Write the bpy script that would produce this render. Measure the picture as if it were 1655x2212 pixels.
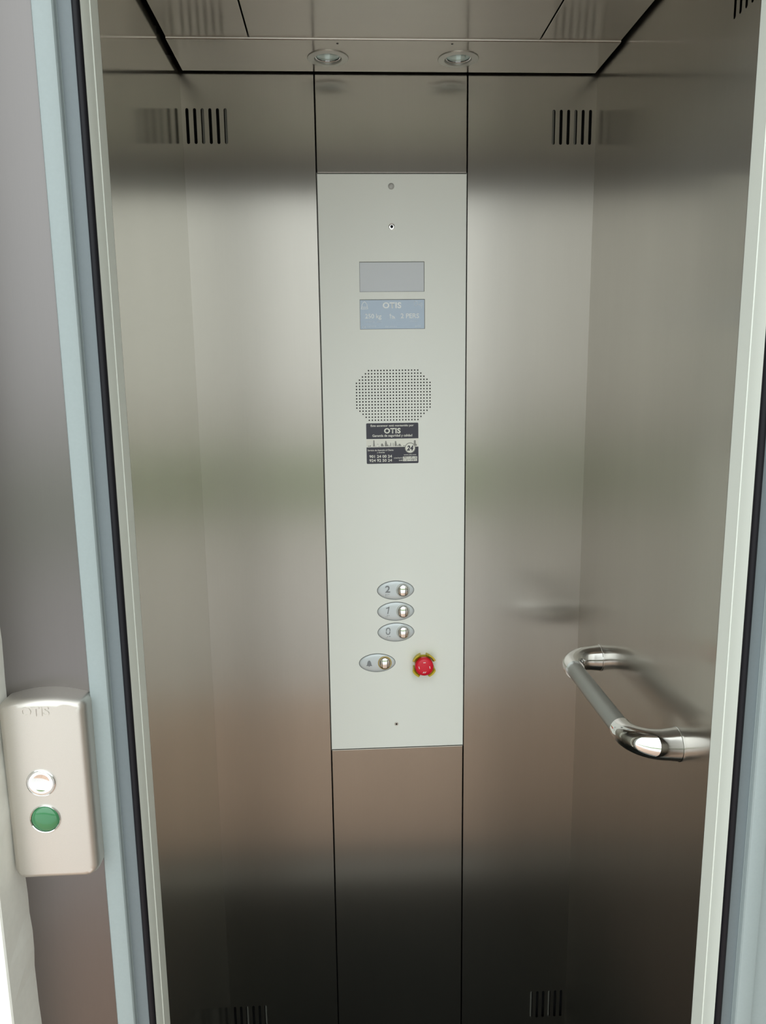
import bpy, math, random
from mathutils import Vector, Matrix
from mathutils.geometry import tessellate_polygon

# ------------------------------------------------------------------ reset
for o in list(bpy.data.objects):
    bpy.data.objects.remove(o)
scene = bpy.context.scene
COL = scene.collection
random.seed(4)

# ------------------------------------------------------------------ camera
# Metres. X right, Y into the lift car, Z up. Back wall of the car is Y = 0,
# car centre X = 0, floor Z = 0.
cam_d = bpy.data.cameras.new('camera')
cam = bpy.data.objects.new('camera', cam_d)
COL.objects.link(cam)
cam_d.sensor_fit = 'HORIZONTAL'
cam_d.sensor_width = 36.0
cam_d.lens = 36.0 * 1658.48 / 1655.0
cam_d.clip_start = 0.02
pitch, yaw, roll = 0.179817, 0.049079, -0.012305
fwd = Vector((math.sin(yaw) * math.cos(pitch), math.cos(yaw) * math.cos(pitch), -math.sin(pitch)))
right = Vector((math.cos(yaw), -math.sin(yaw), 0))
up = right.cross(fwd)
r2 = right * math.cos(roll) + up * math.sin(roll)
u2 = r2.cross(fwd)
m = Matrix((r2, u2, -fwd)).transposed().to_4x4()
m.translation = Vector((-0.1058, -1.6157, 1.70))
cam.matrix_world = m
scene.camera = cam

# ------------------------------------------------------------------ world: overcast sky, brighter towards the zenith
wd = bpy.data.worlds.new('sky')
scene.world = wd
wd.use_nodes = True
nt = wd.node_tree
nt.nodes.clear()
w_out = nt.nodes.new('ShaderNodeOutputWorld')
w_bg = nt.nodes.new('ShaderNodeBackground')
w_tc = nt.nodes.new('ShaderNodeTexCoord')
w_sep = nt.nodes.new('ShaderNodeSeparateXYZ')
w_ramp = nt.nodes.new('ShaderNodeMapRange')
w_ramp.inputs['From Min'].default_value = 0.0
w_ramp.inputs['From Max'].default_value = 1.0
w_ramp.inputs['To Min'].default_value = 1.55
w_ramp.inputs['To Max'].default_value = 2.1
nt.links.new(w_tc.outputs['Generated'], w_sep.inputs[0])
nt.links.new(w_sep.outputs['Z'], w_ramp.inputs['Value'])
nt.links.new(w_ramp.outputs['Result'], w_bg.inputs['Strength'])
w_bg.inputs['Color'].default_value = (0.94, 1.0, 1.0, 1)
nt.links.new(w_bg.outputs[0], w_out.inputs[0])

# ------------------------------------------------------------------ colour management
vs = scene.view_settings
vs.view_transform = 'Standard'
vs.look = 'None'
vs.gamma = 1.0
vs.exposure = 0.34
vs.use_curve_mapping = False


# ------------------------------------------------------------------ materials
def srgb(r, g, b):
    def c(v):
        v /= 255.0
        return v / 12.92 if v <= 0.04045 else ((v + 0.055) / 1.055) ** 2.4
    return (c(r), c(g), c(b), 1.0)


def mat(name, col, rough=0.5, metal=0.0, **kw):
    mt = bpy.data.materials.new(name)
    mt.use_nodes = True
    b = mt.node_tree.nodes['Principled BSDF']
    b.inputs['Base Color'].default_value = col
    b.inputs['Roughness'].default_value = rough
    b.inputs['Metallic'].default_value = metal
    for k, v in kw.items():
        b.inputs[k.replace('_', ' ')].default_value = v
    return mt


def speckle(mt, scale=900.0, amount=0.04, bump=0.0, stretch=(1, 1, 1)):
    """fine noise on the base colour and, if asked, a fine relief"""
    t = mt.node_tree
    b = t.nodes['Principled BSDF']
    tc = t.nodes.new('ShaderNodeTexCoord')
    mp = t.nodes.new('ShaderNodeMapping')
    mp.inputs['Scale'].default_value = stretch
    nz = t.nodes.new('ShaderNodeTexNoise')
    nz.inputs['Scale'].default_value = scale
    nz.inputs['Detail'].default_value = 3.0
    t.links.new(tc.outputs['Object'], mp.inputs['Vector'])
    t.links.new(mp.outputs[0], nz.inputs['Vector'])
    mr = t.nodes.new('ShaderNodeMapRange')
    mr.inputs['To Min'].default_value = 1.0 - amount
    mr.inputs['To Max'].default_value = 1.0 + amount
    t.links.new(nz.outputs['Fac'], mr.inputs['Value'])
    mx = t.nodes.new('ShaderNodeMix')
    mx.data_type = 'RGBA'
    mx.blend_type = 'MULTIPLY'
    mx.inputs['Factor'].default_value = 1.0
    mx.inputs[6].default_value = b.inputs['Base Color'].default_value
    t.links.new(mr.outputs[0], mx.inputs[7])
    t.links.new(mx.outputs[2], b.inputs['Base Color'])
    if bump:
        bp = t.nodes.new('ShaderNodeBump')
        bp.inputs['Strength'].default_value = bump
        bp.inputs['Distance'].default_value = 0.0005
        t.links.new(nz.outputs['Fac'], bp.inputs['Height'])
        t.links.new(bp.outputs[0], b.inputs['Normal'])
    return mt


def brushed(name, col, tangent, grain, rough=0.18, aniso=0.8, smudge=2.0, broad=0.36, share=0.6, var=0.02):
    """brushed stainless steel: highlights spread across the grain"""
    mt = mat(name, col, rough, 1.0, Anisotropic=aniso)
    t = mt.node_tree
    b = t.nodes['Principled BSDF']
    cx = t.nodes.new('ShaderNodeCombineXYZ')
    for i in range(3):
        cx.inputs[i].default_value = tangent[i]
    t.links.new(cx.outputs[0], b.inputs['Tangent'])
    tc = t.nodes.new('ShaderNodeTexCoord')
    # grain streaks
    mp = t.nodes.new('ShaderNodeMapping')
    mp.inputs['Scale'].default_value = grain
    nz = t.nodes.new('ShaderNodeTexNoise')
    nz.inputs['Scale'].default_value = 1.0
    nz.inputs['Detail'].default_value = 4.0
    t.links.new(tc.outputs['Object'], mp.inputs['Vector'])
    t.links.new(mp.outputs[0], nz.inputs['Vector'])
    # wiping smears, long along the grain
    mp2 = t.nodes.new('ShaderNodeMapping')
    mp2.inputs['Scale'].default_value = [9.0 if g > 50 else 1.6 for g in grain]
    nz2 = t.nodes.new('ShaderNodeTexNoise')
    nz2.inputs['Scale'].default_value = 1.0
    nz2.inputs['Detail'].default_value = 3.0
    nz2.inputs['Roughness'].default_value = 0.6
    t.links.new(tc.outputs['Object'], mp2.inputs['Vector'])
    t.links.new(mp2.outputs[0], nz2.inputs['Vector'])
    add = t.nodes.new('ShaderNodeMath')
    add.operation = 'MULTIPLY_ADD'
    t.links.new(nz2.outputs['Fac'], add.inputs[0])
    add.inputs[1].default_value = smudge
    t.links.new(nz.outputs['Fac'], add.inputs[2])
    mr = t.nodes.new('ShaderNodeMapRange')
    mr.inputs['From Max'].default_value = 1.0 + smudge
    mr.inputs['To Min'].default_value = rough - var
    mr.inputs['To Max'].default_value = rough + var
    t.links.new(add.outputs[0], mr.inputs['Value'])
    t.links.new(mr.outputs[0], b.inputs['Roughness'])
    mr2 = t.nodes.new('ShaderNodeMapRange')
    mr2.inputs['From Max'].default_value = 1.0 + smudge
    mr2.inputs['To Min'].default_value = 0.92
    mr2.inputs['To Max'].default_value = 1.08
    t.links.new(add.outputs[0], mr2.inputs['Value'])
    mx = t.nodes.new('ShaderNodeMix')
    mx.data_type = 'RGBA'
    mx.blend_type = 'MULTIPLY'
    mx.inputs['Factor'].default_value = 1.0
    mx.inputs[6].default_value = col
    t.links.new(mr2.outputs[0], mx.inputs[7])
    t.links.new(mx.outputs[2], b.inputs['Base Color'])
    # second, broader lobe: light scattered widely across the grain
    g2 = t.nodes.new('ShaderNodeBsdfPrincipled')
    g2.inputs['Metallic'].default_value = 1.0
    g2.inputs['Roughness'].default_value = broad
    g2.inputs['Anisotropic'].default_value = 0.92
    t.links.new(cx.outputs[0], g2.inputs['Tangent'])
    t.links.new(mx.outputs[2], g2.inputs['Base Color'])
    ms = t.nodes.new('ShaderNodeMixShader')
    ms.inputs[0].default_value = share
    t.links.new(b.outputs[0], ms.inputs[1])
    t.links.new(g2.outputs[0], ms.inputs[2])
    t.links.new(ms.outputs[0], t.nodes['Material Output'].inputs['Surface'])
    return mt


STEEL = (0.54, 0.515, 0.465, 1)
M = {}
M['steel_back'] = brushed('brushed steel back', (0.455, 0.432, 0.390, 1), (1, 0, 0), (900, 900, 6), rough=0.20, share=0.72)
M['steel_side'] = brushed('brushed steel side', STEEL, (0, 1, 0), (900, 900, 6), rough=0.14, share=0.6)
M['steel_polished'] = brushed('finer brushed steel', (0.75, 0.745, 0.68, 1), (0, 1, 0), (900, 900, 6), rough=0.10, aniso=0.5, share=0.15, var=0.01)  # same sheet, smoother, colour lightened to stand in for bright grazing reflections
M['steel_ceiling'] = brushed('brushed steel ceiling', STEEL, (0, 1, 0), (6, 900, 900), share=0.3)
M['steel_outer'] = brushed('brushed steel landing', (0.225, 0.212, 0.208, 1), (1, 0, 0), (900, 900, 6), rough=0.42)
M['steel_plain'] = mat('satin steel', (0.55, 0.53, 0.49, 1), 0.32, 1.0)
M['steel_dull'] = mat('dull galvanised steel', (0.16, 0.16, 0.14, 1), 0.5, 0.4)
M['call_steel'] = speckle(mat('bead blasted steel', (0.66, 0.63, 0.585, 1), 0.45, 1.0), 1500, 0.05, 0.08)
M['chrome'] = mat('polished chrome', (0.86, 0.86, 0.85, 1), 0.04, 1.0)
M['chrome_soft'] = mat('worn chrome', (0.78, 0.78, 0.77, 1), 0.12, 1.0)
M['bar'] = mat('satin grey tube', (0.36, 0.37, 0.35, 1), 0.38, 0.75)
M['void'] = mat('dark shaft void', (0.006, 0.006, 0.006, 1), 0.9)
M['cop'] = speckle(mat('powder coated light grey', srgb(240, 243, 236), 0.42), 1600, 0.03, 0.03)
M['jamb'] = speckle(mat('off white painted jamb', srgb(219, 225, 217), 0.38), 700, 0.02)
M['frame'] = speckle(mat('blue grey painted frame', srgb(150, 162, 163), 0.40), 300, 0.05)
M['rebate'] = speckle(mat('slate grey rebate strip', srgb(108, 118, 122), 0.45), 300, 0.05)
M['rubber'] = mat('black rubber', (0.006, 0.006, 0.009, 1), 0.5, 0.0, Specular_IOR_Level=0.25)
M['floor'] = speckle(mat('dark rubber flooring', (0.010, 0.011, 0.009, 1), 0.7, 0.0, Specular_IOR_Level=0.2), 400, 0.2)
M['alu'] = mat('aluminium sill', (0.22, 0.22, 0.21, 1), 0.45, 1.0)
M['plaster'] = speckle(mat('white plaster', srgb(232, 233, 226), 0.8), 120, 0.05, 0.3)
M['stone'] = speckle(mat('dark stone', srgb(120, 112, 102), 0.8), 20, 0.2)  # for the added wall that dims the side light
M['screen'] = mat('display glass', srgb(190, 194, 197), 0.16, 0.0, Coat_Weight=0.6, Coat_Roughness=0.08)
M['info'] = mat('info plate glass', srgb(168, 188, 208), 0.16, 0.0, Coat_Weight=0.6, Coat_Roughness=0.08)
M['white_print'] = mat('white print', srgb(244, 248, 248), 0.4)
M['faint_print'] = mat('faint print', srgb(210, 220, 228), 0.4)
M['sticker_white'] = mat('sticker white', srgb(236, 236, 226), 0.35)
M['sticker_dark'] = mat('sticker dark violet', srgb(44, 42, 58), 0.32)
M['sticker_grey'] = mat('sticker grey print', srgb(140, 140, 134), 0.4)
M['bezel'] = mat('silver plastic', srgb(206, 213, 215), 0.30, 0.25)
M['lens_grey'] = mat('smoky plastic lens', srgb(190, 190, 186), 0.22)
M['bezel_gap'] = mat('shadow gap', (0.06, 0.06, 0.056, 1), 0.6)
M['ring_white'] = mat('clear halo ring', srgb(206, 208, 202), 0.25, 0.0, Coat_Weight=0.4)
M['ring_amber'] = mat('amber halo ring', srgb(196, 168, 96), 0.25, 0.0, Coat_Weight=0.4)
M['digit'] = mat('grey engraved digit', srgb(134, 138, 141), 0.5)
M['red'] = mat('red plastic', srgb(222, 12, 46), 0.35)
M['yellow'] = mat('yellow plastic', srgb(196, 178, 40), 0.35)
M['green'] = mat('green lens', srgb(50, 122, 76), 0.18, 0.0, Coat_Weight=0.8, Coat_Roughness=0.05)
M['clear'] = mat('clear glass', (0.92, 0.99, 0.97, 1), 0.03, 0.0, Transmission_Weight=1.0, IOR=1.45)
M['reflector'] = mat('faceted reflector', (0.88, 0.97, 0.95, 1), 0.3, 0.35)
M['satin_trim'] = mat('satin aluminium trim', (0.62, 0.62, 0.58, 1), 0.36, 0.85)
M['lamp_white'] = mat('ceramic lamp base', srgb(225, 228, 222), 0.5)
M['hedge'] = speckle(mat('hedge leaves', srgb(148, 168, 126), 0.6), 9, 0.3)
M['paving'] = speckle(mat('grey paving', srgb(204, 199, 199), 0.8), 8, 0.15)

# terracotta tiles of the landing
tt = bpy.data.materials.new('terracotta tiles')
tt.use_nodes = True
M['tiles'] = tt
t = tt.node_tree
bk = t.nodes.new('ShaderNodeTexBrick')
bk.offset = 0.0
bk.inputs['Color1'].default_value = srgb(196, 166, 148)
bk.inputs['Color2'].default_value = srgb(188, 158, 140)
bk.inputs['Mortar'].default_value = srgb(150, 136, 122)
bk.inputs['Scale'].default_value = 1.0
bk.inputs['Brick Width'].default_value = 0.3
bk.inputs['Row Height'].default_value = 0.3
bk.inputs['Mortar Size'].default_value = 0.006
tcn = t.nodes.new('ShaderNodeTexCoord')
t.links.new(tcn.outputs['Object'], bk.inputs['Vector'])
t.links.new(bk.outputs['Color'], t.nodes['Principled BSDF'].inputs['Base Color'])
t.nodes['Principled BSDF'].inputs['Roughness'].default_value = 0.6


# ------------------------------------------------------------------ mesh helpers
class MB:
    def __init__(self):
        self.v = []
        self.f = []

    def add(self, vs, fs):
        n = len(self.v)
        self.v += [tuple(p) for p in vs]
        self.f += [tuple(i + n for i in f) for f in fs]
        return self

    def box(self, x0, x1, y0, y1, z0, z1):
        vs = [(x, y, z) for z in (z0, z1) for y in (y0, y1) for x in (x0, x1)]
        return self.add(vs, [(0, 2, 3, 1), (4, 5, 7, 6), (0, 1, 5, 4), (2, 6, 7, 3), (0, 4, 6, 2), (1, 3, 7, 5)])

    def plate(self, loops, fn, depth):
        """flat sheet with holes. loops: outer first, 2D points; fn(a, b, d) -> 3D; d = 0 front, depth = back"""
        polys = [[Vector((a, b, 0)) for a, b in lp] for lp in loops]
        tris = tessellate_polygon(polys)
        flat = [p for lp in loops for p in lp]
        n = len(flat)
        vs = [fn(a, b, 0.0) for a, b in flat] + [fn(a, b, depth) for a, b in flat]
        fs = []
        for tr in tris:
            fs.append(tuple(tr))
            fs.append(tuple(i + n for i in reversed(tr)))
        k = 0
        for lp in loops:
            c = len(lp)
            for i in range(c):
                a, b = k + i, k + (i + 1) % c
                fs.append((a, b, b + n, a + n))
            k += c
        return self.add(vs, fs)

    def prism_z(self, pts, z0, z1):
        n = len(pts)
        vs = [(x, y, z0) for x, y in pts] + [(x, y, z1) for x, y in pts]
        fs = [(i, (i + 1) % n, (i + 1) % n + n, i + n) for i in range(n)]
        fs += [tuple(reversed(range(n))), tuple(range(n, 2 * n))]
        return self.add(vs, fs)

    def lathe(self, prof, centre, axis, seg=40, cap0=False, cap1=False):
        """prof: (radius, distance along axis)"""
        ax = Vector(axis).normalized()
        a = ax.orthogonal().normalized()
        b = ax.cross(a)
        c = Vector(centre)
        vs = []
        for r, h in prof:
            for i in range(seg):
                th = 2 * math.pi * i / seg
                vs.append(c + ax * h + (a * math.cos(th) + b * math.sin(th)) * r)
        fs = []
        for j in range(len(prof) - 1):
            for i in range(seg):
                i2 = (i + 1) % seg
                fs.append((j * seg + i, j * seg + i2, (j + 1) * seg + i2, (j + 1) * seg + i))
        if cap0:
            fs.append(tuple(reversed(range(seg))))
        if cap1:
            k = (len(prof) - 1) * seg
            fs.append(tuple(range(k, k + seg)))
        return self.add(vs, fs)

    def tube(self, path, radii, seg=28, cap=True):
        vs, fs = [], []
        P = [Vector(p) for p in path]
        up_ = Vector((0, 0, 1))
        for k, p in enumerate(P):
            tg = (P[min(k + 1, len(P) - 1)] - P[max(k - 1, 0)]).normalized()
            n = tg.cross(up_).normalized()
            for i in range(seg):
                th = 2 * math.pi * i / seg
                vs.append(p + (n * math.cos(th) + up_ * math.sin(th)) * radii[k])
        for j in range(len(P) - 1):
            for i in range(seg):
                i2 = (i + 1) % seg
                fs.append((j * seg + i, j * seg + i2, (j + 1) * seg + i2, (j + 1) * seg + i))
        if cap:
            fs.append(tuple(reversed(range(seg))))
            k = (len(P) - 1) * seg
            fs.append(tuple(range(k, k + seg)))
        return self.add(vs, fs)

    def rings(self, rings, cap=True):
        """closed rings of equal length, bridged; last one capped"""
        n = len(rings[0])
        vs = [p for rg in rings for p in rg]
        fs = []
        for j in range(len(rings) - 1):
            for i in range(n):
                i2 = (i + 1) % n
                fs.append((j * n + i, j * n + i2, (j + 1) * n + i2, (j + 1) * n + i))
        if cap:
            k = (len(rings) - 1) * n
            fs.append(tuple(range(k, k + n)))
        return self.add(vs, fs)

    def build(self, name, material, parent=None, smooth=False, angle=None, bevel=0.0):
        off = Vector(parent.get('_base', (0, 0, 0))) if parent else Vector((0, 0, 0))
        me = bpy.data.meshes.new(name)
        me.from_pydata([Vector(p) - off for p in self.v], [], self.f)
        import bmesh
        bm = bmesh.new()
        bm.from_mesh(me)
        bmesh.ops.remove_doubles(bm, verts=bm.verts, dist=1e-6)
        bmesh.ops.recalc_face_normals(bm, faces=bm.faces)
        bm.to_mesh(me)
        bm.free()
        o = bpy.data.objects.new(name, me)
        COL.objects.link(o)
        me.materials.append(M[material])
        if smooth:
            me.shade_smooth()
            if angle:
                me.set_sharp_from_angle(angle=math.radians(angle))
        if bevel:
            bv = o.modifiers.new('edge', 'BEVEL')
            bv.width = bevel
            bv.segments = 2
            bv.limit_method = 'ANGLE'
            bv.angle_limit = math.radians(50)
        if parent:
            o.parent = parent
            o['_base'] = tuple(off)
        return o


def thing(name, loc, label, cat, group=None):
    e = bpy.data.objects.new(name, None)
    COL.objects.link(e)
    e.location = loc
    e.empty_display_size = 0.05
    e['_base'] = tuple(loc)
    e['label'] = label
    e['category'] = cat
    if group:
        e['group'] = group
    return e


def structure(o, label=None):
    o['kind'] = 'structure'
    if label:
        o['label'] = label
    return o


def rrect(x0, x1, z0, z1, r, n=6):
    pts = []
    for cx, cz, a0 in ((x1 - r, z1 - r, 0), (x0 + r, z1 - r, 90), (x0 + r, z0 + r, 180), (x1 - r, z0 + r, 270)):
        for i in range(n + 1):
            a = math.radians(a0 + 90 * i / n)
            pts.append((cx + r * math.cos(a), cz + r * math.sin(a)))
    return pts


def rect(x0, x1, z0, z1):
    return [(x0, z0), (x1, z0), (x1, z1), (x0, z1)]


def circle(cx, cz, r, n=24):
    return [(cx + r * math.cos(2 * math.pi * i / n), cz + r * math.sin(2 * math.pi * i / n)) for i in range(n)]


BACK = lambda a, b, d: (a, d, b)              # sheet facing -Y, thickness towards +Y


def facing(y):
    return lambda a, b, d: (a, y + d, b)


# ------------------------------------------------------------------ dimensions of the car
HW = 0.407            # half width
DEP = 0.732           # depth
ZC = 2.2706           # ceiling
OPW = 0.3496          # half of the door opening
HEAD = 2.215          # underside of the door head
TH = 0.0015           # sheet thickness

# ------------------------------------------------------------------ floor, sill and what lies outside
b = MB().box(-HW - 0.03, HW + 0.03, -0.745, 0.05, -0.05, 0.0)
structure(b.build('floor', 'floor'), 'dark rubber lift car floor')
b = MB().box(-0.5, 0.5, -0.79, -0.745, -0.05, -0.001).box(-0.5, 0.5, -0.845, -0.80, -0.05, 0.0)
structure(b.build('trim_1', 'alu'), 'aluminium door sill')
b = MB().box(-0.6, 0.6, -0.93, -0.845, -0.05, -0.004)
structure(b.build('trim_2', 'rubber'), 'black threshold mat strip')
b = MB().box(-14, 14, -2.3, -0.93, -0.06, -0.004)
structure(b.build('floor_landing', 'tiles'), 'terracotta tiled landing')
b = MB().box(-40, 40, -60, -2.3, -0.07, -0.008)
structure(b.build('floor_yard', 'paving'), 'grey paved yard')

# plaster facade round the doorway
jag = random.Random(2)
b = MB()
n = 150
zs = [3.6 * i / n for i in range(n + 1)]
vs, fs = [], []
for i, z in enumerate(zs):
    e = -0.4878 + jag.uniform(-0.0008, 0.0008) + 0.0008 * math.sin(z * 37)
    vs += [(-3.0, -0.855, z), (-0.4895, -0.855, z), (-0.4880, -0.853, z), (e, -0.8105, z), (e, -0.78, z), (-3.0, -0.78, z)]
for i in range(n):
    for k in range(6):
        k2 = (k + 1) % 6
        fs.append((i * 6 + k, i * 6 + k2, i * 6 + 6 + k2, i * 6 + 6 + k))
b.add(vs, fs)
structure(b.build('wall_facade_left', 'plaster'), 'white plaster wall edge beside the call station')
structure(MB().box(0.55, 3.0, -0.855, -0.78, 0, 3.6).build('wall_facade_right', 'plaster'))
structure(MB().box(1.15, 1.4, -2.6, -0.78, 0, 4.6).build('wall_wing_right', 'stone'), 'side wall of the yard')  # added out of view to dim the light from the right
structure(MB().box(-3.0, 3.0, -0.855, -0.78, 3.6, 4.2).build('wall_facade_top', 'plaster'))
structure(MB().box(-0.4878, 0.55, -0.855, -0.78, 2.32, 3.6).build('wall_facade_lintel', 'plaster'))

# ------------------------------------------------------------------ vents
PITCH = 0.01466


def stadium(c, z0, z1, r=0.0030, n=6):
    pts = []
    for i in range(n + 1):
        a = math.pi * i / n
        pts.append((c + r * math.cos(a), z1 - r + r * math.sin(a)))
    for i in range(n + 1):
        a = math.pi + math.pi * i / n
        pts.append((c + r * math.cos(a), z0 + r + r * math.sin(a)))
    return pts


UP0, UP1 = 2.1420, 2.2070
LO0, LO1 = 0.1340, 0.2080
cl = [-0.3965 + PITCH * i for i in range(6)]
cr = [0.3220 + PITCH * i for i in range(6)]

# ------------------------------------------------------------------ back wall
GAP = 0.0013
CW = 0.150
wb = MB().box(-HW - 0.03, HW + 0.03, 0.030, 0.06, -0.05, 2.40).build('wall_back', 'void')
structure(wb, 'rear lift car wall of brushed stainless steel panels')
for side, cs in ((-1, cl), (1, cr)):
    x0, x1 = (-HW, -CW - GAP) if side < 0 else (CW + GAP, HW)
    loops = [rect(x0, x1, 0.0, ZC + 0.03)]
    for c in cs:
        loops += [stadium(c, LO0, LO1), stadium(c, UP0, UP1)]
    b = MB().plate(loops, BACK, TH)
    # folded edge next to the centre column
    xe = -CW - GAP if side < 0 else CW + GAP
    b.box(min(xe, xe + side * 0.0012), max(xe, xe + side * 0.0012), TH, 0.025, 0.0, ZC + 0.03)
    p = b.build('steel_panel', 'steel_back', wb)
    p['label'] = 'tall brushed steel panel with slotted vents, %s of the control column' % ('left' if side < 0 else 'right')
    # flat bars of the sling seen through some of the slots
    for i, c in enumerate(cs):
        if (side < 0 and i in (2, 5)) or (side > 0 and i in (0, 3)):
            for z0, z1 in ((UP0, UP1), (LO0, LO1)):
                MB().box(c - 0.0017, c + 0.0021, 0.0050, 0.0065, z0 - 0.01, z1 + 0.01).build('backing_bar', 'steel_dull', wb)
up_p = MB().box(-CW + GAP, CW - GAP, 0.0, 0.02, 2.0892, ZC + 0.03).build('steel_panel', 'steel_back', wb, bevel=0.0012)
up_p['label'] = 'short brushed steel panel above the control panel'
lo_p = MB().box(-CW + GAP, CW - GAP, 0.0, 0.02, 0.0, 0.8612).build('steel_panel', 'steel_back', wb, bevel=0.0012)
lo_p['label'] = 'brushed steel panel below the control panel'

# ------------------------------------------------------------------ side walls
for side in (-1, 1):
    nm = 'wall_left' if side < 0 else 'wall_right'
    ws = MB().box(side * (HW + 0.03), side * (HW + 0.06), -DEP - 0.02, 0.06, -0.05, 2.40).build(nm, 'void')
    structure(ws, '%s lift car wall of brushed stainless steel' % ('left' if side < 0 else 'right'))
    loops = [rect(-DEP, 0.0, 0.0, ZC + 0.03)]
    for i in range(6):
        c = -0.5551 - 0.0148 * i
        loops += [stadium(c, LO0, LO1), stadium(c, UP0, UP1)]
    fn = lambda a, b_, d, s=side: (s * (HW + d), a, b_)
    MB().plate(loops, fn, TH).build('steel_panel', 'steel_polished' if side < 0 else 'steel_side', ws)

# front returns beside the opening and the door head, seen only in reflections
wf = MB().box(-HW - 0.05, -0.358, -0.786, -DEP - 0.001, 0, 2.40).box(0.358, HW + 0.05, -0.786, -DEP - 0.001, 0, 2.40) \
    .box(-0.36, 0.36, -0.785, -DEP - 0.001, HEAD + 0.02, 2.40).build('wall_front', 'void')
structure(wf, 'front wall of the lift car round the doorway')
MB().box(-HW, -0.3496, -DEP - 0.001, -DEP, 0, ZC + 0.03).build('steel_panel', 'steel_back', wf)
MB().box(0.3496, HW, -DEP - 0.001, -DEP, 0, ZC + 0.03).build('steel_panel', 'steel_back', wf)
MB().box(-0.3496, 0.3496, -DEP - 0.001, -DEP, HEAD, ZC + 0.03).build('steel_panel', 'steel_back', wf)

# ------------------------------------------------------------------ ceiling
ce = MB().box(-HW - 0.05, HW + 0.05, -0.80, 0.06, 2.40, 2.44).build('ceiling', 'void')
structure(ce, 'brushed steel lift car ceiling')
CX = 0.3990
CEIL = lambda a, b_, d: (a, b_, ZC + d)
LIGHTS = [(-0.1213, -0.0736), (0.1200, -0.0739)]
b = MB().plate([rect(-CX, CX, -0.1490, -0.0090)] + [circle(x, y, 0.0305, 32) for x, y in LIGHTS], CEIL, TH)
b.box(-CX, CX, -0.0105, -0.0090, ZC + TH, ZC + 0.015)
p = b.build('ceiling_panel', 'steel_ceiling', ce)
p['label'] = 'rear ceiling strip holding the two downlights'
# rolled front lip of the strip
lip = [(-0.1490 - 0.0030 * math.sin(a), ZC + 0.0030 - 0.0030 * math.cos(a)) for a in [math.radians(90 * i / 6) for i in range(7)]] + [(-0.1520, ZC + 0.02), (-0.1490, ZC + 0.02)]
nl = len(lip)
MB().add([(x, y, z) for x in (-CX, CX) for y, z in lip], [(i, (i + 1) % nl, (i + 1) % nl + nl, i + nl) for i in range(nl)] + [tuple(range(nl)), tuple(range(nl, 2 * nl))]) \
    .build('edge_lip', 'steel_plain', p, smooth=True, angle=40)
for x0, x1 in ((-CX, -0.2580), (-0.2555, 0.2528), (0.2553, CX)):
    MB().box(x0, x1, -0.728, -0.1522, ZC + 0.0030, ZC + 0.018).build('ceiling_panel', 'steel_ceiling', ce, bevel=0.0008)
for x, y in ((-0.1034, -0.1366), (0.0996, -0.1387)):
    MB().lathe([(0.0022, 0.0), (0.0019, 0.0006), (0.0008, 0.0009)], (x, y, ZC), (0, 0, -1), 14, cap1=True).build('rivet', 'bezel_gap', ce)

# ------------------------------------------------------------------ car door jambs (off white), gaskets, landing frame
def mirror(pts, s):
    return [(s * x, y) for x, y in pts]


JP = [(0.372, -0.7325), (0.3496, -0.7325), (0.3494, -0.7593), (0.3488, -0.7600), (0.3488, -0.7612), (0.3497, -0.7619),
      (0.3508, -0.7855), (0.3513, -0.7866), (0.3524, -0.7872), (0.357, -0.7872), (0.357, -0.7850), (0.372, -0.7850)]
FP = [(0.3578, -0.7800), (0.3578, -0.7870), (0.3585, -0.7877), (0.3728, -0.7877), (0.3736, -0.7890), (0.3740, -0.7950),
      (0.3752, -0.7969), (0.3775, -0.7977), (0.3915, -0.7977), (0.3938, -0.7969), (0.3950, -0.7950), (0.3954, -0.7920),
      (0.3954, -0.7800)]
for s, nm, tx in ((-1, 'trim_3', 'left'), (1, 'trim_4', 'right')):
    structure(MB().prism_z(mirror(JP, s), 0.0, HEAD + 0.02).build(nm, 'jamb', smooth=True, angle=35),
              'off white painted car door jamb on the %s of the opening' % tx)
for s, nm, tx in ((-1, 'trim_5', 'left'), (1, 'trim_6', 'right')):
    cpts = [(s * (0.3548 + 0.0040 * math.cos(a)), -0.7890 + 0.0046 * math.sin(a)) for a in [2 * math.pi * i / 20 for i in range(20)]]
    structure(MB().prism_z(cpts, 0.0, HEAD + 0.03).build(nm, 'rubber', smooth=True, angle=60),
              'black rubber gasket along the %s jamb' % tx)
for s, nm, tx in ((-1, 'trim_7', 'left'), (1, 'trim_8', 'right')):
    fr = structure(MB().prism_z(mirror(FP, s), 0.0, 2.32).build(nm, 'frame', smooth=True, angle=25),
                   'blue grey metal landing door frame upright on the %s' % tx)
    MB().box(min(s * 0.3587, s * 0.3729), max(s * 0.3587, s * 0.3729), -0.7884, -0.7870, 0.0, 2.32).build('rebate_strip', 'rebate', fr)
structure(MB().box(-OPW, OPW, -0.7872, -0.7335, HEAD, HEAD + 0.02).build('trim_9', 'jamb'), 'off white car door head')
structure(MB().box(-0.3578, 0.3578, -0.7977, -0.7875, HEAD + 0.02, 2.32).build('trim_10', 'frame'), 'blue grey landing frame head')

# landing panel carrying the call station (left) and the flat frame beyond the right upright
structure(MB().box(-0.4950, -0.3968, -0.7900, -0.7800, 0, 2.32).build('wall_landing_left', 'steel_outer'),
          'brushed steel landing panel carrying the call station')
structure(MB().box(0.3956, 0.5600, -0.7890, -0.7800, 0, 2.32).build('wall_landing_right', 'frame'),
          'blue grey landing frame face right of the doorway')

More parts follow.
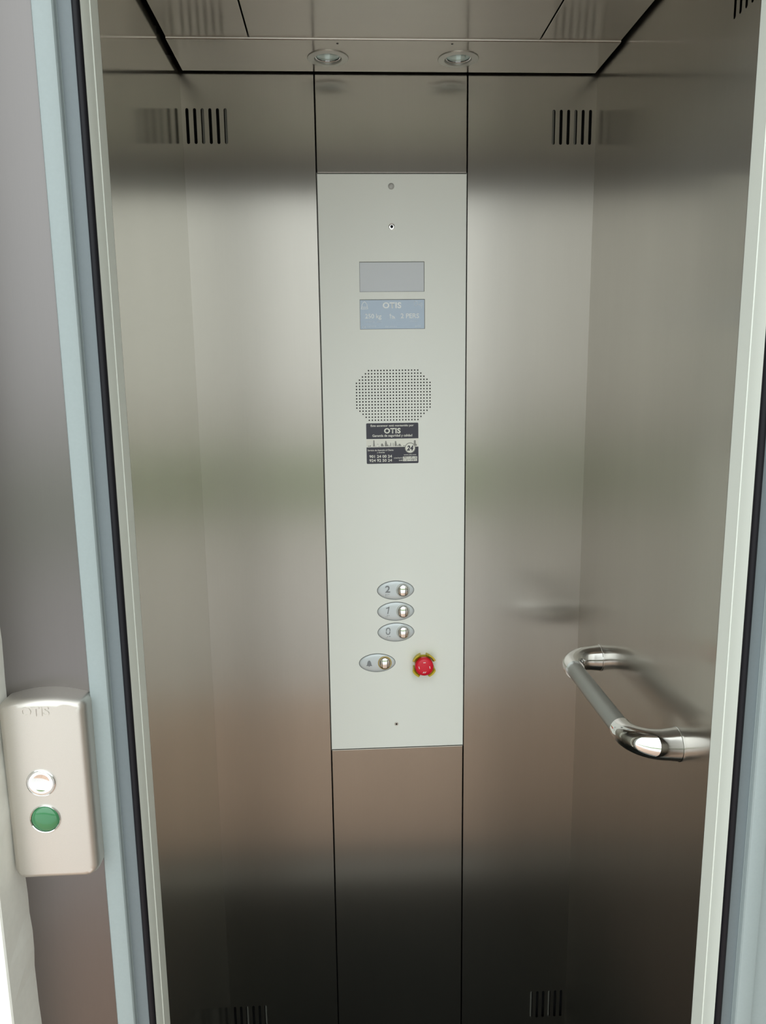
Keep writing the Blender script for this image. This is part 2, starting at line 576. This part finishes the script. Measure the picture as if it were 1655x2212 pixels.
# ------------------------------------------------------------------ control panel
cp = thing('control_panel', (0, 0.0, 0.862), 'tall light grey lift control panel set in the steel rear wall', 'control panel')
YF = -0.0012           # front of the face plate
FF = facing(YF)
D1 = (-0.0684, 0.0638, 1.8612, 1.9203)
D2 = (-0.0688, 0.0645, 1.7871, 1.8466)
GP = 0.00639
gx0, gz0 = -0.0784, 1.7040
oct_pts = []
hp = GP * 0.5
cxg = gx0 + 12 * GP
OCT = [(cxg - 8.5 * GP, gz0 + hp), (cxg + 8.5 * GP, gz0 + hp), (cxg + 12.5 * GP, gz0 - 3.5 * GP), (cxg + 12.5 * GP, gz0 - 12.5 * GP),
       (cxg + 8.5 * GP, gz0 - 16.5 * GP), (cxg - 8.5 * GP, gz0 - 16.5 * GP), (cxg - 12.5 * GP, gz0 - 12.5 * GP), (cxg - 12.5 * GP, gz0 - 3.5 * GP)]
b = MB().plate([rect(-0.1485, 0.1485, 0.8640, 2.0868), rect(*D1), rect(*D2), OCT], FF, 0.0040)
b.build('faceplate', 'cop', cp)
# speaker
holes = []
for row in range(17):
    k = min(row, 4, 16 - row)
    half = 8 + k
    for c in range(-half, half + 1):
        holes.append(circle(cxg + c * GP, gz0 - row * GP, 0.00158, 8))
g = MB().plate([OCT] + holes, FF, 0.0022).build('speaker_grille', 'cop', cp)
g['label'] = 'round-holed speaker grille'
MB().plate([OCT], facing(YF + 0.0026), 0.001).build('speaker_backing', 'void', g)


def lettering(name, body, x0, x1, z0, z1, y, material, parent, bold=0.0, shear=0.0, depth=0.0003, extrude=0.0):
    """text fitted to the box, raised by depth from y towards the viewer"""
    cu = bpy.data.curves.new(name, 'FONT')
    cu.body = body
    cu.size = 1.0
    cu.offset = bold
    cu.shear = shear
    cu.space_character = 1.07 if bold > 0.03 else 1.0
    cu.resolution_u = 3
    cu.extrude = extrude
    ob = bpy.data.objects.new(name, cu)
    COL.objects.link(ob)
    bpy.context.view_layer.update()
    dg = bpy.context.evaluated_depsgraph_get()
    me = bpy.data.meshes.new_from_object(ob.evaluated_get(dg))
    bpy.data.objects.remove(ob)
    xs = [v.co.x for v in me.vertices]
    ys = [v.co.y for v in me.vertices]
    lx, hx, ly, hy = min(xs), max(xs), min(ys), max(ys)
    sx = (x1 - x0) / (hx - lx)
    sz = (z1 - z0) / (hy - ly)
    off = Vector(parent['_base'])
    for v in me.vertices:
        a, c = v.co.x, v.co.y
        v.co = Vector((x0 + (a - lx) * sx, y - depth - v.co.z * sz, z0 + (c - ly) * sz)) - off
    me.materials.clear()
    me.materials.append(M[material])
    o = bpy.data.objects.new(name, me)
    COL.objects.link(o)
    o.parent = parent
    o['_base'] = tuple(off)
    return o


def strokes(segs, width):
    """flat ribbons: list of 2D polylines -> loops"""
    out = []
    for pl in segs:
        for (ax, az), (bx, bz) in zip(pl[:-1], pl[1:]):
            dx, dz = bx - ax, bz - az
            L = math.hypot(dx, dz) or 1e-9
            nx, nz = -dz / L * width / 2, dx / L * width / 2
            ex, ez = dx / L * width * 0.35, dz / L * width * 0.35
            out.append([(ax + nx - ex, az + nz - ez), (ax - nx - ex, az - nz - ez), (bx - nx + ex, bz - nz + ez), (bx + nx + ex, bz + nz + ez)])
    return out


def flat(name, loops, y, material, parent, depth=0.0003):
    b_ = MB()
    for k, lp in enumerate(loops):
        b_.plate([lp], facing(y - depth - 0.00001 * (k % 5)), depth)
    return b_.build(name, material, parent)


# display screen
ds = MB().box(D1[0], D1[1], YF + 0.0022, YF + 0.0035, D1[2], D1[3]).build('display_screen', 'screen', cp)
ds['label'] = 'blank grey display window'
MB().box(-0.1502, 0.1502, 0.0032, 0.0090, 0.8595, 2.0905).build('mounting_frame', 'steel_dull', cp)
ip = MB().box(D2[0], D2[1], YF + 0.0020, YF + 0.0035, D2[2], D2[3]).build('info_plate', 'info', cp)
ip['label'] = 'blue-grey rating plate printed with the load and the number of persons'
YI = YF + 0.0020
for part, (x0, x1, z0, z1) in ((ds, D1), (ip, D2)):
    MB().plate([rect(x0, x1, z0, z1), rect(x0 + 0.0007, x1 - 0.0009, z0 + 0.0007, z1 - 0.0011)], facing(YF + 0.0014), 0.0006).build('edge_seal', 'steel_dull', part)  # dark border painted in for the shade at the recess edge
IX = lambda c: D2[0] + (c - 75) / 1450.0 * (D2[1] - D2[0])
IZ = lambda c: D2[3] - (c - 995) / 675.0 * (D2[3] - D2[2])


def itext(body, x0, x1, y0, y1, material='white_print', bold=0.0, name='lettering'):
    return lettering(name, body, IX(x0), IX(x1), IZ(y1), IZ(y0), YI, material, ip, bold)


itext('OTIS', 585, 1000, 1060, 1200, bold=0.036)
itext('250 kg', 190, 555, 1318, 1456, bold=0.012)
itext('2 PERS', 985, 1395, 1315, 1425, bold=0.012)
itext('CE', 122, 210, 1590, 1642, 'faint_print')
# bell
bell = [(105, 1205), (125, 1160), (130, 1110), (150, 1065), (180, 1048), (210, 1065), (235, 1110), (240, 1160), (255, 1205), (105, 1205)]
flat('bell_symbol', strokes([[(IX(x), IZ(y)) for x, y in bell], [(IX(112), IZ(1168)), (IX(248), IZ(1168))]], 0.0011), YI, 'white_print', ip)
ic = [[(1300, 1040), (1350, 1040), (1365, 1085), (1345, 1135), (1310, 1150), (1290, 1110), (1300, 1040)], [(1350, 1100), (1400, 1130), (1425, 1085)],
      [(1420, 1085), (1465, 1085), (1465, 1150), (1425, 1150), (1420, 1085)], [(1455, 1150), (1455, 1205)]]
flat('speech_symbol', strokes([[(IX(x), IZ(y)) for x, y in s] for s in ic], 0.0010), YI, 'faint_print', ip)
fg = [[(755, 1320), (755, 1350)], [(735, 1345), (775, 1355)], [(755, 1350), (755, 1425)], [(800, 1430), (800, 1370), (845, 1400), (850, 1430)], [(825, 1385), (825, 1430)]]
flat('person_symbol', strokes([[(IX(x), IZ(y)) for x, y in s] for s in fg], 0.0013), YI, 'white_print', ip)
small = []
for x0, x1, yy in ((205, 310, 1495), (330, 410, 1495), (455, 580, 1495), (1200, 1290, 1490), (1300, 1365, 1490), (250, 430, 1600), (640, 900, 1610), (1310, 1440, 1605)):
    x = x0
    while x < x1 - 8:
        small.append([(IX(x), IZ(yy + 16)), (IX(x + random.uniform(3, 12)), IZ(yy - 16))])
        x += 24
flat('small_print', strokes(small, 0.0006), YI, 'faint_print', ip)['kind'] = 'stuff'

# indicator and screws
MB().lathe([(0.0062, 0.0), (0.0060, 0.0010), (0.0048, 0.0024), (0.0028, 0.0032), (0.0010, 0.0035)], (-0.0023, YF, 2.0640), (0, -1, 0), 24, cap1=True) \
    .build('indicator_lens', 'lens_grey', cp, smooth=True)
for z in (1.9873, 0.9202):
    sr = 0.0062 if z > 1.5 else 0.0042
    s_ = MB().lathe([(sr, 0.0), (sr, 0.0008), (sr * 0.86, 0.0013), (sr * 0.5, 0.0013), (sr * 0.46, 0.0004)], (-0.0020, YF, z), (0, -1, 0), 24) \
        .build('screw', 'chrome_soft' if z > 1.5 else 'steel_plain', cp, smooth=True, angle=40)
    MB().lathe([(sr * 0.52, 0.0), (sr * 0.52, 0.0006)], (-0.0020, YF, z), (0, -1, 0), 6, cap1=True).build('socket', 'void', s_)

# maintenance sticker
SX0, SX1, SZ0, SZ1 = -0.0596, 0.0501, 1.5101, 1.5955
YS = YF - 0.0003
SX = lambda c: SX0 + (c - 130) / 1335.0 * (SX1 - SX0)
SZ = lambda c: SZ1 - (c - 108) / 1022.0 * (SZ1 - SZ0)
st = MB().plate([rrect(SX0, SX1, SZ0, SZ1, 0.0022)], facing(YS), 0.0003).build('maintenance_sticker', 'sticker_white', cp)
st['label'] = 'dark violet and white maintenance sticker with telephone numbers'
YT = YS - 0.0001


def half_round(x0, x1, z0, z1, r, top):
    pts = []
    n_ = 5
    if top:
        pts = [(x0, z0), (x1, z0)]
        for cx, a0 in ((x1 - r, 0), (x0 + r, 90)):
            pts += [(cx + r * math.cos(math.radians(a0 + 90 * i / n_)), z1 - r + r * math.sin(math.radians(a0 + 90 * i / n_))) for i in range(n_ + 1)]
    else:
        pts = [(x1, z1), (x0, z1)]
        for cx, a0 in ((x0 + r, 180), (x1 - r, 270)):
            pts += [(cx + r * math.cos(math.radians(a0 + 90 * i / n_)), z0 + r + r * math.sin(math.radians(a0 + 90 * i / n_))) for i in range(n_ + 1)]
    return pts


flat('printed_band', [half_round(SX0, SX1, SZ(502), SZ1, 0.0022, True)], YS, 'sticker_dark', st, 0.0001)
flat('printed_band', [half_round(SX0, SX1, SZ0, SZ(712), 0.0022, False)], YS, 'sticker_dark', st, 0.0001)


def stext(body, x0, x1, y0, y1, bold=0.0, material='sticker_white', shear=0.0, y=None):
    return lettering('lettering', body, SX(x0), SX(x1), SZ(y1), SZ(y0), YT if y is None else y, material, st, bold, shear, depth=0.0001)


stext('Este ascensor está mantenido por', 245, 1345, 145, 212, 0.015)
stext('OTIS', 585, 1010, 235, 370, 0.036)
stext('Garantía de seguridad y calidad', 285, 1305, 390, 470, 0.015)
stext('Servicio de Atención al Cliente', 160, 822, 766, 808, 0.012)
stext('y Averías', 398, 596, 826, 872, 0.012)
stext('901 24 00 24', 200, 782, 908, 982, 0.02)
stext('924 92 50 24', 200, 782, 1010, 1084, 0.02)
stext('www.otis.com', 1085, 1405, 897, 926, 0.012)
stext('CONTRATO', 830, 1052, 976, 1010, 0.005)
stext('RAE', 962, 1052, 1036, 1070, 0.01)
# skyline
sk = []
for x0, x1, y0 in ((165, 215, 668), (215, 245, 655), (280, 300, 680), (303, 340, 530), (300, 345, 610), (345, 390, 680), (390, 450, 626), (425, 485, 684),
                   (500, 560, 618), (520, 575, 652), (608, 648, 552), (600, 660, 590), (655, 690, 640), (700, 725, 660), (740, 765, 600), (805, 825, 600),
                   (855, 900, 560), (850, 910, 610), (915, 945, 655), (950, 1010, 630), (1000, 1030, 665), (1060, 1130, 672), (1345, 1400, 545), (1380, 1425, 640)):
    yb = 692 if not (390 <= x0 < 425) else 640
    sk.append([(SX(x0), SZ(yb)), (SX(x1), SZ(yb)), (SX(x1 - 4), SZ(y0 + 12)), (SX((x0 + x1) / 2), SZ(y0)), (SX(x0 + 4), SZ(y0 + 12))])
flat('skyline_print', sk, YS, 'sticker_grey', st, 0.00012)
# 24 badge
bz = flat('badge', [circle(SX(1250), SZ(742), 0.0113, 36)], YS, 'sticker_grey', st, 0.0003)
flat('badge_face', [circle(SX(1250), SZ(742), 0.0098, 36)], YS, 'sticker_white', st, 0.0004)
stext('24', 1165, 1335, 678, 808, 0.045, 'sticker_dark', 0.2, YS - 0.0004)
# whited-out number fields with scribbles
flat('number_field', [rect(SX(1065), SX(1430), SZ(1012), SZ(956)), rect(SX(1065), SX(1430), SZ(1076), SZ(1018))], YS, 'sticker_white', st, 0.0002)
sc = []
for yy in (984, 1047):
    x = 1085
    while x < 1400:
        dx = random.uniform(18, 40)
        sc.append([(SX(x), SZ(yy - random.uniform(5, 24))), (SX(x + dx), SZ(yy + random.uniform(0, 24)))])
        if random.random() < 0.5:
            sc.append([(SX(x + dx), SZ(yy - 20)), (SX(x + dx * 0.4), SZ(yy + 18))])
        x += dx + random.uniform(6, 16)
flat('scribble', strokes(sc, 0.0007), YS - 0.0002, 'sticker_dark', st, 0.0001)


# ------------------------------------------------------------------ push buttons
def lens_outline(cx, cz, a, b_, n_=48, e=1.93):
    pts = []
    for i in range(n_):
        th = 2 * math.pi * i / n_
        c, s = math.cos(th), math.sin(th)
        pts.append((cx + a * math.copysign(abs(c) ** (2 / e), c), cz + b_ * math.copysign(abs(s) ** (2 / e), s)))
    return pts


def push_button(name, cx, cz, cap_x, ring_mat, label):
    A, B = 0.0397, 0.0208
    rings = []
    for k, h in ((1.0, 0.0), (1.0, 0.0010), (0.985, 0.0018), (0.95, 0.0024), (0.85, 0.0031), (0.65, 0.0037), (0.4, 0.0040), (0.15, 0.0041)):
        rings.append([(x, YF - h, z) for x, z in lens_outline(cx, cz, A * k, B * k)])
    bz_ = MB().rings(rings).build(name, 'bezel', cp, smooth=True)
    bz_['label'] = label
    gp = MB().plate([lens_outline(cx, cz, A + 0.0008, B + 0.0008)], facing(YF - 0.0004), 0.0004).build('rim', 'bezel_gap', bz_)  # flat dark outline stands in for shade in the gap round the bezel
    zc = cz + 0.0006
    # halo ring round the cap
    MB().lathe([(0.0152, 0.002), (0.0152, 0.0046), (0.0146, 0.0056), (0.0134, 0.0058), (0.0128, 0.0050), (0.0127, 0.0030)], (cap_x, YF, zc), (0, -1, 0), 40) \
        .build('halo_ring', ring_mat, bz_, smooth=True, angle=50)
    # chrome cap, cylindrical crown standing upright
    n_ = 40
    R_ = 0.0122
    rg = []
    for k in (1.0, 1.0, 0.985, 0.94, 0.86, 0.75, 0.62, 0.48, 0.33, 0.18, 0.05):
        row = []
        for i in range(n_):
            th = 2 * math.pi * i / n_
            x, z = R_ * k * math.cos(th), R_ * k * math.sin(th)
            if len(rg) == 0:
                h = 0.003
            else:
                h = 0.0052 + 0.0062 * math.sqrt(max(0.0, 1 - (x / (R_ * 1.04)) ** 2)) - 0.0016 * (z / R_) ** 2 - (0.0005 if k > 0.98 else 0.0)
            row.append((cap_x + x, YF - h, zc + z))
        rg.append(row)
    MB().rings(rg).build('button_cap', 'chrome', bz_, smooth=True, angle=60)
    return bz_


for body, cz in (('2', 1.2323), ('1', 1.1844), ('0', 1.1366)):
    o = push_button('floor_button', -0.0012, cz, 0.0150, 'ring_white', 'oval silver floor button marked %s with a chrome cap' % body)
    dx_, dz_ = -0.0185, cz + 0.0038
    if body == '2':
        lettering('digit', body, dx_ - 0.0053, dx_ + 0.0053, dz_ - 0.0078, dz_ + 0.0078, YF - 0.0046, 'digit', o, 0.02, depth=0.0002)
    elif body == '1':
        one = [[(-3.4, 4.6), (0.2, 5.6), (2.6, 7.4)], [(2.4, 7.0), (-0.4, -7.4)]]
        flat('digit', strokes([[(dx_ + x * 0.001, dz_ + z * 0.001) for x, z in pl] for pl in one], 0.0019), YF - 0.0046, 'digit', o, 0.0002)
    else:
        zero = [[(-4.0, 1.4), (-3.6, 4.6), (-1.6, 7.0), (1.8, 7.0), (3.8, 4.6), (3.8, 1.4)], [(-4.2, -1.4), (-4.0, -4.6), (-2.0, -7.0), (1.2, -7.0), (3.2, -4.6), (3.5, -1.4)]]
        flat('digit', strokes([[(dx_ + x * 0.001, dz_ + z * 0.001) for x, z in pl] for pl in zero], 0.0019), YF - 0.0046, 'digit', o, 0.0002)
    br = MB()
    dots = {'2': [(0, 1), (0, 0), (1, 1), (1, 0), (2.2, 1), (2.2, 0)], '1': [(0, 0), (1, 0), (1, 1), (2.2, 1)], '0': [(0, 0), (1, 0), (1, 1), (2.2, 1), (2.8, 1), (2.8, 0)]}[body]
    for dx, dz in dots:
        br.lathe([(0.0008, 0), (0.0008, 0.0008 + 0.0008 * dz), (0.0005, 0.0011 + 0.0008 * dz)], (-0.0228 + dx * 0.0030, YF - 0.0025, cz - 0.0115 + dz * 0.0032), (0, -1, 0), 8, cap1=True)
    br.build('braille', 'digit', o)
al = push_button('alarm_button', -0.0434, 1.0668, -0.0268, 'ring_amber', 'oval silver alarm button with a bell symbol and an amber ring')
BX, BZ = -0.0613, 1.0672
bell2 = [(-7, -6), (-5, -3), (-4.4, 1), (-3, 5), (-1, 7), (1, 7), (3, 5), (4.4, 1), (5, -3), (7, -6), (2, -6), (0, -8), (-2, -6)]
flat('bell_symbol', [[(BX + x * 0.00095, BZ + z * 0.00095) for x, z in bell2]], YF - 0.0046, 'digit', al, 0.0002)

# ------------------------------------------------------------------ emergency stop
EX, EZ = 0.0588, 1.0640
em = MB().lathe([(0.0190, 0.0), (0.0190, 0.0060), (0.0120, 0.0062), (0.0120, 0.0240)], (EX, YF, EZ), (0, -1, 0), 36, cap1=True) \
    .build('emergency_stop', 'yellow', cp, smooth=True, angle=40)
em['label'] = 'red mushroom stop knob inside a yellow four-pronged guard'
for q in range(4):
    a0 = math.radians(45 + 90 * q)
    n_ = 10
    vs, fs = [], []
    for j, (h, r0, wd_) in enumerate(((0.0, 0.0205, 30), (0.010, 0.0212, 28), (0.018, 0.0232, 24), (0.0215, 0.0250, 20))):
        for rr in (r0, r0 + 0.0034):
            for i in range(n_ + 1):
                a = a0 + math.radians(wd_) * (2 * i / n_ - 1)
                vs.append((EX + rr * math.cos(a), YF - h, EZ + rr * math.sin(a)))
    m_ = n_ + 1
    for j in range(3):
        for i in range(n_):
            k0 = j * 2 * m_ + i
            k1 = k0 + 2 * m_
            fs += [(k0, k0 + 1, k1 + 1, k1), (k0 + m_, k1 + m_, k1 + m_ + 1, k0 + m_ + 1)]
        for i in (0, n_):
            k0 = j * 2 * m_ + i
            k1 = k0 + 2 * m_
            fs.append((k0, k1, k1 + m_, k0 + m_))
    k0 = 3 * 2 * m_
    for i in range(n_):
        fs.append((k0 + i, k0 + i + 1, k0 + m_ + i + 1, k0 + m_ + i))
    MB().add(vs, fs).build('guard_prong', 'yellow', em, smooth=True, angle=40)
kn = MB().lathe([(0.0120, 0.012), (0.0196, 0.015), (0.0204, 0.018), (0.0204, 0.0245), (0.0197, 0.0275), (0.0170, 0.0292), (0.0110, 0.0301), (0.0040, 0.0304)],
                (EX, YF, EZ), (0, -1, 0), 44, cap0=True, cap1=True).build('knob', 'red', em, smooth=True, angle=45)
marks = []
for k, (mx_, mz_) in enumerate(((0, 0.0112), (-0.0117, 0), (0.0117, 0), (0, -0.0112))):
    if k == 0:
        marks.append([(EX + mx_ - 0.0022, EZ + mz_), (EX + mx_ + 0.0022, EZ + mz_)])
    elif k == 3:
        marks += [[(EX - 0.003, EZ + mz_ - 0.0012), (EX - 0.001, EZ + mz_ + 0.0012)], [(EX + 0.0005, EZ + mz_ - 0.0012), (EX + 0.003, EZ + mz_ + 0.0012)]]
    else:
        marks += [[(EX + mx_ - 0.0006, EZ + 0.0024), (EX + mx_ + 0.0004, EZ - 0.0024)]]
flat('printed_mark', strokes(marks, 0.0012), YF - 0.0302, 'white_print', em, 0.0003)

# ------------------------------------------------------------------ grab bar on the right wall
hr = thing('grab_bar', (HW, -0.333, 1.12), 'satin grey grab bar with chrome ends on the right steel wall', 'grab bar')
BXX = HW - 0.069
tb = MB().tube([(BXX, -0.176, 1.12), (BXX, -0.33, 1.12), (BXX, -0.478, 1.12)], [0.0162] * 3, 32).build('tube', 'bar', hr, smooth=True, angle=50)
for ym, sg in ((-0.147, -1), (-0.519, 1)):
    path, rad = [], []
    for k in range(6):
        path.append((HW - 0.001 - 0.0038 * k, ym, 1.12))
        rad.append(0.0262 if k < 1 else 0.0262 - 0.0004 * k)
    Rb = 0.049
    cx_, cy_ = HW - 0.020, ym + sg * Rb
    for k in range(1, 15):
        a = math.radians(90 * k / 14)
        path.append((cx_ - Rb * math.sin(a), cy_ - sg * Rb * math.cos(a), 1.12))
        rad.append(0.0242 - (0.0242 - 0.0192) * k / 14)
    path.append((cx_ - Rb, cy_ + sg * 0.010, 1.12))
    rad.append(0.0188)
    MB().tube(path, rad, 40).build('end_fitting', 'chrome', hr, smooth=True, angle=60)
    MB().lathe([(0.0270, 0.0), (0.0270, 0.0014), (0.0262, 0.0020)], (HW, ym, 1.12), (-1, 0, 0), 40, cap1=True).build('flange', 'chrome_soft', hr, smooth=True, angle=40)

# ------------------------------------------------------------------ downlights
for (x, y), tx in zip(LIGHTS, ('left', 'right')):
    dl = thing('downlight', (x, y, ZC), 'round chrome recessed downlight, the %s one of the pair in the ceiling' % tx, 'ceiling light', 'ceiling downlights')
    MB().lathe([(0.0292, 0.006), (0.0298, 0.0), (0.0380, 0.0), (0.0380, -0.0008), (0.0372, -0.0017), (0.0300, -0.0024), (0.0262, -0.0026), (0.0250, -0.0018), (0.0246, 0.0010), (0.0246, 0.006)],
               (x, y, ZC), (0, 0, 1), 56).build('trim_ring', 'satin_trim', dl, smooth=True, angle=35)
    MB().lathe([(0.0246, 0.0016), (0.0232, 0.0008), (0.0218, 0.0012), (0.0214, 0.0060)], (x, y, ZC), (0, 0, 1), 56).build('retaining_ring', 'chrome', dl, smooth=True, angle=40)
    # reflector with facets
    prof = [(0.0214, 0.0040), (0.0200, 0.0085), (0.0165, 0.0150), (0.0115, 0.0210), (0.0060, 0.0250)]
    rf = MB().lathe(prof, (x, y, ZC), (0, 0, 1), 30, cap1=True).build('reflector', 'reflector', dl)
    MB().lathe([(0.0048, 0.0250), (0.0048, 0.0130), (0.0036, 0.0114), (0.0015, 0.0106)], (x, y, ZC), (0, 0, 1), 16, cap1=True).build('capsule', 'lamp_white', rf, smooth=True)
    MB().lathe([(0.0216, 0.0044), (0.0216, 0.0026), (0.0150, 0.0018), (0.0040, 0.0014)], (x, y, ZC), (0, 0, 1), 40, cap0=True, cap1=True).build('lens', 'clear', dl, smooth=True, angle=40)
    MB().lathe([(0.0300, 0.002), (0.0300, 0.05), (0.004, 0.052)], (x, y, ZC), (0, 0, 1), 32, cap1=True).build('can', 'void', dl)

# ------------------------------------------------------------------ landing call station
CXL, CXR, CZ0, CZ1 = -0.4865, -0.3930, 1.1440, 1.3600
cs_ = thing('call_station', ((CXL + CXR) / 2, -0.790, CZ0), 'rounded brushed steel call station on the landing beside the doorway', 'call station')
ccx, hw_ = (CXL + CXR) / 2, (CXR - CXL) / 2


def station_outline(inset, rc=0.0125, n_=8):
    x0, x1, z0 = CXL + inset, CXR - inset, CZ0 + inset
    r_ = max(rc - inset * 0.6, 0.003)
    zs_ = CZ1 - inset - 0.006                 # shoulder height, crown arches 6 mm above it
    pts = []
    for cx_, a0 in ((x0 + r_, 180), (x1 - r_, 270)):
        for i in range(n_ + 1):
            a = math.radians(a0 + 90 * i / n_)
            pts.append((cx_ + r_ * math.cos(a), z0 + r_ + r_ * math.sin(a)))
    # right shoulder, crown, left shoulder
    rs = r_ * 0.65
    for i in range(n_ + 1):
        a = math.radians(80 * i / n_)
        pts.append((x1 - rs + rs * math.cos(a), zs_ - rs + rs * math.sin(a)))
    for i in range(1, 14):
        tt_ = i / 14
        xx = (x1 - rs) * (1 - tt_) + (x0 + rs) * tt_
        pts.append((xx, zs_ + 0.006 * (1 - ((xx - ccx) / (hw_ - rs)) ** 2)))
    for i in range(n_ + 1):
        a = math.radians(100 + 80 * i / n_)
        pts.append((x0 + rs + rs * math.cos(a), zs_ - rs + rs * math.sin(a)))
    return pts


rings = []
YB = -0.790
for ins, dpt in ((0, 0.0), (0, 0.020), (0.0004, 0.0235), (0.0015, 0.0262), (0.0032, 0.0284), (0.0055, 0.0298), (0.0085, 0.0305)):
    rings.append([(x, YB - dpt - (0.0055 * (1 - ((x - ccx) / hw_) ** 2) if dpt > 0.01 else 0.0) * min(1, dpt / 0.0305), z) for x, z in station_outline(ins)])
base = station_outline(0.0085)
bzc = sum(z for _, z in base) / len(base)
for k in (0.85, 0.68, 0.5, 0.32, 0.15, 0.03):
    rings.append([(ccx + (x - ccx) * k, YB - 0.0306 - 0.0055 * (1 - ((ccx + (x - ccx) * k - ccx) / hw_) ** 2), bzc + (z - bzc) * k) for x, z in base])
bod = MB().rings(rings).build('body', 'call_steel', cs_, smooth=True)
nrm = []
for v in bod.data.vertices:
    xw = v.co.x + ccx
    if v.co.y < -0.0303 and CXL + 0.007 < xw < CXR - 0.007 and CZ0 + 0.007 < v.co.z + CZ0 < CZ1 - 0.007:
        nrm.append(Vector((2 * 0.0055 * (xw - ccx) / hw_ ** 2, -1, 0)).normalized())
    else:
        nrm.append(v.normal.copy())
bod.data.normals_split_custom_set_from_vertices(nrm)
YQ = YB - 0.0358
emb = lettering('embossed_lettering', 'OTIS', -0.4588, -0.4285, 1.3415, 1.3520, YQ, 'call_steel', cs_, 0.02, depth=0.0, extrude=0.02)
for v in emb.data.vertices:
    xw = v.co.x + (CXL + CXR) / 2
    front = v.co.y < YQ + 0.790 - 0.0001
    v.co.y = (YB - 0.0306 - 0.0055 * (1 - ((xw - ccx) / hw_) ** 2)) + 0.790 + (-0.0007 if front else 0.0004)
# chrome push button
bx_, bz2 = -0.4440, 1.2640
o = MB().lathe([(0.0158, -0.002), (0.0158, 0.0012), (0.0150, 0.0018), (0.0143, 0.0012), (0.0141, -0.002)], (bx_, YQ, bz2), (0, -1, 0), 44).build('button_collar', 'chrome_soft', cs_, smooth=True, angle=50)
MB().lathe([(0.0139, -0.002), (0.0139, 0.0016), (0.0130, 0.0022), (0.0095, 0.0013), (0.0050, 0.0007), (0.0010, 0.0005)], (bx_, YQ, bz2), (0, -1, 0), 44, cap1=True) \
    .build('push_button', 'chrome', cs_, smooth=True, angle=60)
gx_, gz_ = -0.4433, 1.2210
MB().lathe([(0.0166, -0.002), (0.0166, 0.0014), (0.0159, 0.0020), (0.0151, 0.0014), (0.0150, -0.002)], (gx_, YQ, gz_), (0, -1, 0), 44).build('lamp_collar', 'chrome', cs_, smooth=True, angle=50)
gl = MB().lathe([(0.0149, -0.002), (0.0149, 0.0010), (0.0128, 0.0026), (0.0085, 0.0038), (0.0040, 0.0043), (0.0010, 0.0044)], (gx_, YQ, gz_), (0, -1, 0), 44, cap1=True) \
    .build('indicator_lamp', 'green', cs_, smooth=True, angle=60)
gl['label'] = 'round green lamp lens'

# ------------------------------------------------------------------ hedge at the far side of the yard (only seen mirrored in the steel)
hb = MB()
rh = random.Random(7)
for i in range(900):
    x = rh.uniform(-16, 16)
    z = rh.uniform(0.0, 0.75)
    y = -7.9 + rh.uniform(-0.5, 0.25)
    s = rh.uniform(0.08, 0.2)
    n1 = [Vector((rh.uniform(-1, 1), rh.uniform(-1, 1), rh.uniform(-1, 1))) * s for _ in range(4)]
    c = Vector((x, y, z))
    hb.add([c + n1[0], c + n1[1], c + n1[2], c + n1[3]], [(0, 1, 2), (0, 2, 3), (0, 3, 1), (1, 3, 2)])
hb.box(-16, 16, -8.4, -7.9, 0, 0.7)
h = hb.build('hedge', 'hedge')
h['kind'] = 'stuff'
h['label'] = 'green hedge mirrored in the steel walls'
h['category'] = 'hedge'

for o in list(bpy.data.objects):
    if '_base' in o:
        del o['_base']
